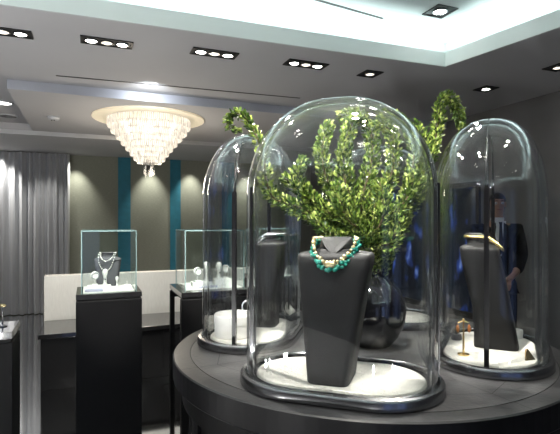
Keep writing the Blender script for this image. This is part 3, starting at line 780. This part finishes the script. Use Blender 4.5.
def spline(pts, n=60):
    pts = [Vector(p) for p in pts]; out_ = []
    q = [pts[0]*2-pts[1]]+pts+[pts[-1]*2-pts[-2]]
    m = len(pts)-1
    for i in range(n+1):
        t_ = i/n*m; k = min(int(t_), m-1); u = t_-k; a,b,c_,d = q[k:k+4]
        out_.append(.5*((2*b)+(c_-a)*u+(2*a-5*b+4*c_-d)*u*u+(-a+3*b-3*c_+d)*u**3))
    return out_
plant = thing('boxwood_branches', 'tall twisting leafy green boxwood branches standing in the black vase', 'branches', (vz.x, vz.y, vz.z))
lr = random.Random(11)
def leaf(mb, p, d, up, L_, w):
    d = d.normalized(); s = d.cross(up); s = s.normalized() if s.length > 1e-4 else d.orthogonal().normalized(); n_ = s.cross(d)
    mb.add([p, p+d*L_*.35+s*w*.5+n_*L_*.06, p+d*L_*.75+s*w*.42+n_*L_*.05, p+d*L_, p+d*L_*.75-s*w*.42+n_*L_*.05, p+d*L_*.35-s*w*.5+n_*L_*.06, p+d*L_*.5-n_*L_*.05],
           [(0,1,6),(1,2,6),(2,3,6),(3,4,6),(4,5,6),(5,0,6)])
def branch(pts, rad, dens, r0=.006):
    pts = [p if isinstance(p, Vector) else P(*p) for p in pts]
    pts = [Vector(vz)+Vector((lr.uniform(-.02,.02),lr.uniform(-.02,.02),.26))]+pts
    sp = spline(pts, 70); o_ = Vector(vz)
    n = len(sp)
    b = MB().tube([p-o_ for p in sp], [r0*(1-.7*i/n) for i in range(n)], 6)
    ln = [0.]
    for i in range(1,n): ln.append(ln[-1]+(sp[i]-sp[i-1]).length)
    tot = ln[-1]; lb = MB(); N_ = int(tot*dens*1.05)
    for k in range(N_):
        s = lr.uniform(.02,1)**.9*tot
        i = max(1, min(n-1, next((j for j in range(n) if ln[j] >= s), n-1)))
        p = sp[i].lerp(sp[i-1], lr.random()); t_ = (sp[i]-sp[i-1]).normalized()
        a = lr.uniform(0,2*PI); u = t_.orthogonal().normalized(); w_ = t_.cross(u); rd = u*math.cos(a)+w_*math.sin(a)
        rr = (rad[0]+(rad[1]-rad[0])*s/tot)*.86
        q_ = p + rd*rr*lr.uniform(.15,1)**.7
        d = rd*lr.uniform(.3,1)+t_*lr.uniform(.2,1.1)+Vector((lr.uniform(-.4,.4),lr.uniform(-.4,.4),lr.uniform(-.2,.5)))
        if s > tot*.97: d += t_*1.5
        leaf(lb, q_-o_, d, Vector((lr.uniform(-1,1),lr.uniform(-1,1),lr.uniform(.2,1))), lr.uniform(.014,.024), lr.uniform(.0075,.012))
    bo = b.build('branch', MT['stem'], plant, smooth=True)
    lb.build('leaves', MT['leaf'], bo)
D_v = 1.93
# left curl, threading between the left and the front dome
branch([(345,232,1.90),(318,216,1.86),(295,206,1.82),(274,198,1.78),(266,180,1.75),(264,160,1.74),(258,140,1.74),(250,124,1.74),(241,114,1.74),(231,116,1.74),(228,124,1.74),(232,130,1.74),(239,131,1.74)], (.055,.005), 900, .005)
branch([(335,230,1.9),(305,214,1.86),(285,204,1.82)], (.05,.03), 1500)
# right branch rising between right and back dome and curling over
branch([(395,232,2.0),(412,205,2.08),(424,178,2.12),(432,150,2.13),(438,125,2.13),(440,106,2.13),(446,97,2.12),(454,102,2.11),(459,115,2.11),(461,126,2.11)], (.045,.020), 1700)
branch([(398,220,2.0),(410,180,2.1),(414,150,2.12),(408,128,2.12),(396,118,2.08),(384,114,2.02)], (.045,.022), 1400)
branch([(405,215,2.0),(425,165,2.12),(424,140,2.13),(412,124,2.13)], (.04,.03), 1300)
# upright columns
branch([(352,220,1.93),(332,190,1.92),(322,160,1.9),(325,135,1.9),(330,124,1.9)], (.06,.026), 1800)
branch([(356,215,1.95),(345,180,1.95),(344,150,1.95),(350,128,1.95),(356,116,1.95)], (.06,.028), 1900)
branch([(362,210,1.97),(370,170,1.98),(372,140,1.98),(366,122,1.98),(352,114,1.98),(340,117,1.98)], (.06,.025), 1700)
branch([(372,215,1.95),(388,185,1.97),(394,155,1.98),(390,132,1.98),(378,120,1.98)], (.06,.026), 1800)
branch([(345,225,1.9),(318,205,1.88),(302,188,1.86),(297,172,1.86),(304,160,1.86)], (.055,.022), 1600)
branch([(350,228,1.9),(330,215,1.87),(310,200,1.86),(292,184,1.85),(284,178,1.85)], (.05,.02), 1500)
branch([(380,225,1.93),(398,210,1.95),(410,192,1.98),(414,172,2.0)], (.055,.03), 1700)
branch([(362,235,1.85),(350,222,1.82),(340,205,1.82),(338,185,1.84)], (.055,.03), 1900)
branch([(372,238,1.86),(380,225,1.83),(384,205,1.84),(380,182,1.86)], (.055,.03), 1900)
branch([(360,240,1.84),(338,238,1.80),(322,228,1.79),(314,215,1.80)], (.045,.025), 1700)
branch([(375,248,1.86),(388,244,1.82),(396,232,1.83),(400,218,1.86)], (.045,.028), 1700)

# ------------------------------------------------------------------ person
def skin(name, mat, parent, verts, edges, radii, root=0, sub=2, loc=(0,0,0)):
    me = bpy.data.meshes.new(name); me.from_pydata([tuple(v) for v in verts], edges, []); me.materials.append(mat)
    o = bpy.data.objects.new(name, me); col.objects.link(o); o.parent = parent; o.location = loc
    s = o.modifiers.new('skin','SKIN'); s.use_smooth_shade = True
    lay = me.skin_vertices[0] if me.skin_vertices else None
    if lay is None:
        bpy.context.view_layer.objects.active = o
        me.attributes  # layer is created with the modifier in most builds
    for i, r in enumerate(radii):
        me.skin_vertices[0].data[i].radius = (r if isinstance(r, tuple) else (r, r)); me.skin_vertices[0].data[i].use_root = (i == root)
    m = o.modifiers.new('sub','SUBSURF'); m.levels = sub; m.render_levels = sub
    return o
def make_person():
    pc = P(497, 0, 4.75); per = thing('person', 'person in a black suit and white shirt standing behind the right glass dome', 'person', (pc.x, pc.y, 0), R(-12))
    per_ = per
    # skeleton: person faces -y
    v=[]; e=[]; r=[]
    def add(p, rad, par=None):
        v.append(p); r.append(rad); i=len(v)-1
        if par is not None: e.append((par,i))
        return i
    pel = add((0,0,.95),(.145,.10)); w_ = add((0,0,1.10),(.125,.09),pel); ch = add((0,.01,1.28),(.15,.105),w_); sh = add((0,.01,1.42),(.11,.085),ch)
    nk_ = add((0,0,1.50),.056,sh); nk2 = add((0,-.012,1.56),.054,nk_)
    hb = add((0,-.015,1.615),(.066,.075),nk2); hm = add((0,-.012,1.68),(.076,.092),hb); ht = add((0,-.002,1.74),(.066,.078),hm)
    for s in (-1,1):
        a = add((s*.17,.01,1.42),.058,sh); b = add((s*.225,.02,1.16),.046,a); c_ = add((s*.13,-.17,1.0),.035,b); h = add((s*.07,-.21,.955),(.034,.02),c_); 
        kn = add((s*.045,-.225,.91),(.034,.016),h)
        for k,(dx,l) in enumerate(((-.027,.062),(-.009,.072),(.009,.068),(.027,.055))):
            f1 = add((s*.038+dx,-.232-s*.012,.89),.0095,kn); f2 = add((s*.032+dx,-.232-s*.012,.89-l*.5),.009,f1); add((s*.022+dx,-.222-s*.012,.89-l),.0075,f2)
        t1 = add((s*.035,-.245,.955),.011,h); add((s*.012,-.255,.945),.009,t1)
        hp = add((s*.09,0,.88),.095,pel); k_ = add((s*.10,-.01,.50),.060,hp); an = add((s*.105,.02,.10),.042,k_); add((s*.115,-.12,.045),.036,an)
    skin('body', MT['skin'], per, v, e, r)
    # jacket
    v2=[(0,0,.80),(0,0,.95),(0,0,1.12),(0,.01,1.30),(0,.01,1.43)]; e2=[(0,1),(1,2),(2,3),(3,4)]; r2=[(.185,.135),(.175,.125),(.15,.115),(.185,.13),(.13,.098)]
    for s in (-1,1):
        b = len(v2); v2 += [(s*.185,.01,1.425),(s*.235,.02,1.16),(s*.145,-.155,1.01)]; r2 += [.076,.066,.052]; e2 += [(4,b),(b,b+1),(b+1,b+2)]
    skin('jacket', MT['suit'], per, v2, e2, r2, 1)
    for s in (-1,1):   # lapels
        MB().add([(s*.012,-.150,1.10),(s*.085,-.150,1.30),(s*.075,-.115,1.46),(s*.040,-.095,1.485),(s*.012,-.158,1.12),(s*.080,-.160,1.31),(s*.068,-.128,1.46),(s*.036,-.110,1.485)],
                 [(0,1,2,3),(7,6,5,4),(0,4,5,1),(1,5,6,2),(2,6,7,3),(3,7,4,0)]).build('lapel', MT['suit'], per)
    MB().add([(-.06,-.100,1.50),(.06,-.100,1.50),(.048,-.136,1.36),(.006,-.150,1.16),(-.006,-.150,1.16),(-.048,-.136,1.36)],[(0,1,2,3,4,5)]).build('shirt_front', MT['shirt'], per)
    MB().lathe([(.066,1.485),(.062,1.535),(.058,1.535),(.060,1.485)], 28, c=(0,-.006,0)).build('collar', MT['shirt'], per, smooth=True)
    MB().add([(-.016,-.148,1.49),(.016,-.148,1.49),(.012,-.156,1.46),(.026,-.160,1.22),(0,-.160,1.17),(-.026,-.160,1.22),(-.012,-.156,1.46)],[(6,5,4,3,2,1,0)]).build('tie', MT['suit'], per)
    # trousers
    v3=[(0,0,.97)]; e3=[]; r3=[(.16,.115)]
    for s in (-1,1):
        b=len(v3); v3 += [(s*.09,0,.86),(s*.10,-.01,.50),(s*.105,.015,.09)]; r3 += [(.105,.11),(.085,.085),(.07,.075)]; e3 += [(0,b),(b,b+1),(b+1,b+2)]
    skin('trousers', MT['suit'], per, v3, e3, r3)
    for s in (-1,1):
        MB().ball((s*.115,-.06,.045), .05, 16, 10, 0, (.95,2.7,.85)).build('shoe', MT['shoe'], per, smooth=True)
    # hair cap and face
    mb = MB(); rs = []
    for i in range(9):
        ph = PI/2*i/8; rs.append([((.082*math.cos(ph)+.001)*math.cos(a), .006+(.098*math.cos(ph)+.001)*math.sin(a), 1.70+.088*math.sin(ph) - (.07*max(0,math.sin(a)) if i==0 else (.03*max(0,math.sin(a)) if i==1 else 0)) + (.025*max(0,-math.sin(a)) if i==0 else 0)) for a in [2*PI*j/28 for j in range(28)]])
    mb.loft(rs, False, True).build('hair', MT['hair'], per, smooth=True)
    for s in (-1,1):
        ey = MB().ball((s*.030,-.096,1.675), .0125, 12, 8).build('eye', MT['eye'], per, smooth=True)
        MB().ball((s*.030,-.1065,1.675), .0055, 10, 6, 0, (1,.5,1)).build('iris', MT['iris'], ey, smooth=True)
        MB().tube([(s*.014,-.105,1.695),(s*.030,-.108,1.700),(s*.046,-.100,1.694)], .0032, 6).build('eyebrow', MT['hair'], per)
        MB().ball((s*.080,.0,1.665), .03, 12, 10, 0, (.3,.6,1)).build('ear', MT['skin'], per, smooth=True)
    MB().add([(-.006,-.098,1.685),(.006,-.098,1.685),(.017,-.098,1.635),(-.017,-.098,1.635),(0,-.124,1.640)],[(0,3,4),(0,4,1),(1,4,2),(3,2,4)]).build('nose', MT['skin'], per, smooth=True)
    MB().ball((0,-.094,1.612), .024, 14, 8, 0, (1,.35,.28)).build('mouth', MT['lips'], per, smooth=True)
    return per
make_person()

# ------------------------------------------------------------------ lights
def spot(loc, to, e, size=60, blend=.6, r=.03, c=(1,.95,.87)):
    l = bpy.data.lights.new('spot', 'SPOT'); l.energy = e; l.spot_size = R(size); l.spot_blend = blend; l.shadow_soft_size = r; l.color = c
    o = bpy.data.objects.new('spot', l); col.objects.link(o); o.location = loc
    o.rotation_euler = (Vector(to)-Vector(loc)).to_track_quat('-Z','Y').to_euler(); return o
def point(loc, e, r=.05, c=(1,1,1)):
    l = bpy.data.lights.new('bulb', 'POINT'); l.energy = e; l.shadow_soft_size = r; l.color = c
    o = bpy.data.objects.new('bulb', l); col.objects.link(o); o.location = loc; return o
def area(loc, to, e, sx, sy, c=(1,1,1)):
    l = bpy.data.lights.new('panel', 'AREA'); l.energy = e; l.shape = 'RECTANGLE'; l.size = sx; l.size_y = sy; l.color = c
    o = bpy.data.objects.new('panel', l); col.objects.link(o); o.location = loc
    o.rotation_euler = (Vector(to)-Vector(loc)).to_track_quat('-Z','Y').to_euler(); return o
# display spots over the table (from the added tray units, plus extra spots to brighten the branches)
spot((.05,.75,TZ-.03), tuple(DM[0].to_translation()), 95, 26)
spot((.60,1.55,TZ-.03), tuple(DM[0].to_translation()+Vector((.1,0,0))), 80, 26)
spot((1.3,1.2,TZ-.03), tuple(DM[1].to_translation()), 85, 26)
spot((-.75,.7,TZ-.03), tuple(DM[3].to_translation()-Vector((.05,.1,0))), 190, 22)
spot((.55,2.6,TZ-.03), tuple(DM[2].to_translation()), 70, 26)
spot((-.05,1.1,TZ-.03), (.34,1.9,1.65), 360, 44)
spot((.95,2.9,TZ-.03), (.45,1.95,1.6), 190, 34)
spot((-.7,2.2,TZ-.03), (.2,1.85,1.65), 260, 44)
# pedestal cases
for CM, e in ((CM1,300),(CM2,420),(CM3,300)):
    q = CM @ Vector((.19,.10,0)); spot((q.x+.25,q.y-1.1,H_-.03), tuple(q), e, 20)
# wall washers over the olive wall
for px in (76,150,190,246):
    x = on_back(px); a = RM @ Vector((x,-.24,SL-.075)); b = RM @ Vector((x,-.02,1.6)); spot(a, b, 42, 66, .9, c=(1,.97,.85))
a = RM @ Vector((on_back(2),-.45,SL-.075)); b = RM @ Vector((on_back(2),-.16,1.9)); spot(a, b, 60, 80, .9)
a = RM @ Vector((on_back(48),-.7,SL-.075)); b = RM @ Vector((on_back(45),-.15,1.0)); spot(a, b, 20, 75, .9)
q = PZ(115,300,.8); spot((q.x,q.y-1,H_-.04), RM @ Vector((rw.x+1.0,rw.y,.6)), 160, 75, .8)  # extra spot added to brighten the low partition
# unseen spot added to make the highlight on the satin band
a = RM @ Vector((rl(P(150,0,4.4)).x, p7.y-.45, H_-.09)); b = Vector((a.x,a.y,a.z))+U*.4-Vector((0,0,.03)); spot(a, b, 10, 120, 1, c=(.9,.95,1))
point((cx, D0, SL-.62), 26, .2, (1,.88,.72))
for x_, y_ in ((-3.1,.9),(-2.0,.9),(-3.1,-.6),(-1.8,-.7),(-2.9,-2.0),(-1.2,-2.1)):  # spots added out of view to light the bouncing rug
    spot((x_, y_, TZ-.03 if x_ > -2.5 else H_-.03), (x_-.1, y_-.1, 0), 130, 62, .5, r=.04, c=(1,.98,.96))
for x_, y_, e_ in ((-3.0,1.0,115),(-2.2,-1.0,130),(-.4,-1.6,50),(1.6,-1.5,12)):      # fill uplighters added out of view to brighten the ceiling
    t = thing('fill_uplighter', 'short black uplighter added as ceiling fill, out of view '+{-3.0:'beside the rug at the far left',-2.2:'on the pale rug behind the viewer',-.4:'at the right edge of the pale rug behind the viewer',1.6:'on the bare floor right behind the viewer'}[x_], 'uplighter', (x_,y_,.016))
    MB().lathe([(.0001,0),(.07,0),(.07,.16),(.062,.165),(.060,.12),(.0001,.12)], 28).build('housing', MT['fix'], t, smooth=True, autos=40)
    MB().lathe([(.058,.13),(.0001,.135)], 28).build('lens', MT['lampdim'], t)
    spot((x_,y_,.19), (x_+.5,y_+1.2,2.75), e_, 150, .8, r=.05, c=(1,.99,.98))
w = bpy.data.worlds.new('world'); sc.world = w; w.use_nodes = True
w.node_tree.nodes['Background'].inputs[0].default_value = (.5,.55,.6,1); w.node_tree.nodes['Background'].inputs[1].default_value = .05

# ------------------------------------------------------------------ render behaviour
cy = sc.cycles
cy.max_bounces = 14; cy.transparent_max_bounces = 48; cy.transmission_bounces = 12; cy.glossy_bounces = 6; cy.diffuse_bounces = 4
cy.sample_clamp_indirect = 6; cy.caustics_reflective = False; cy.caustics_refractive = False
cy.use_denoising = True
sc.view_settings.view_transform = 'Standard'
sc.view_settings.exposure = 0.75
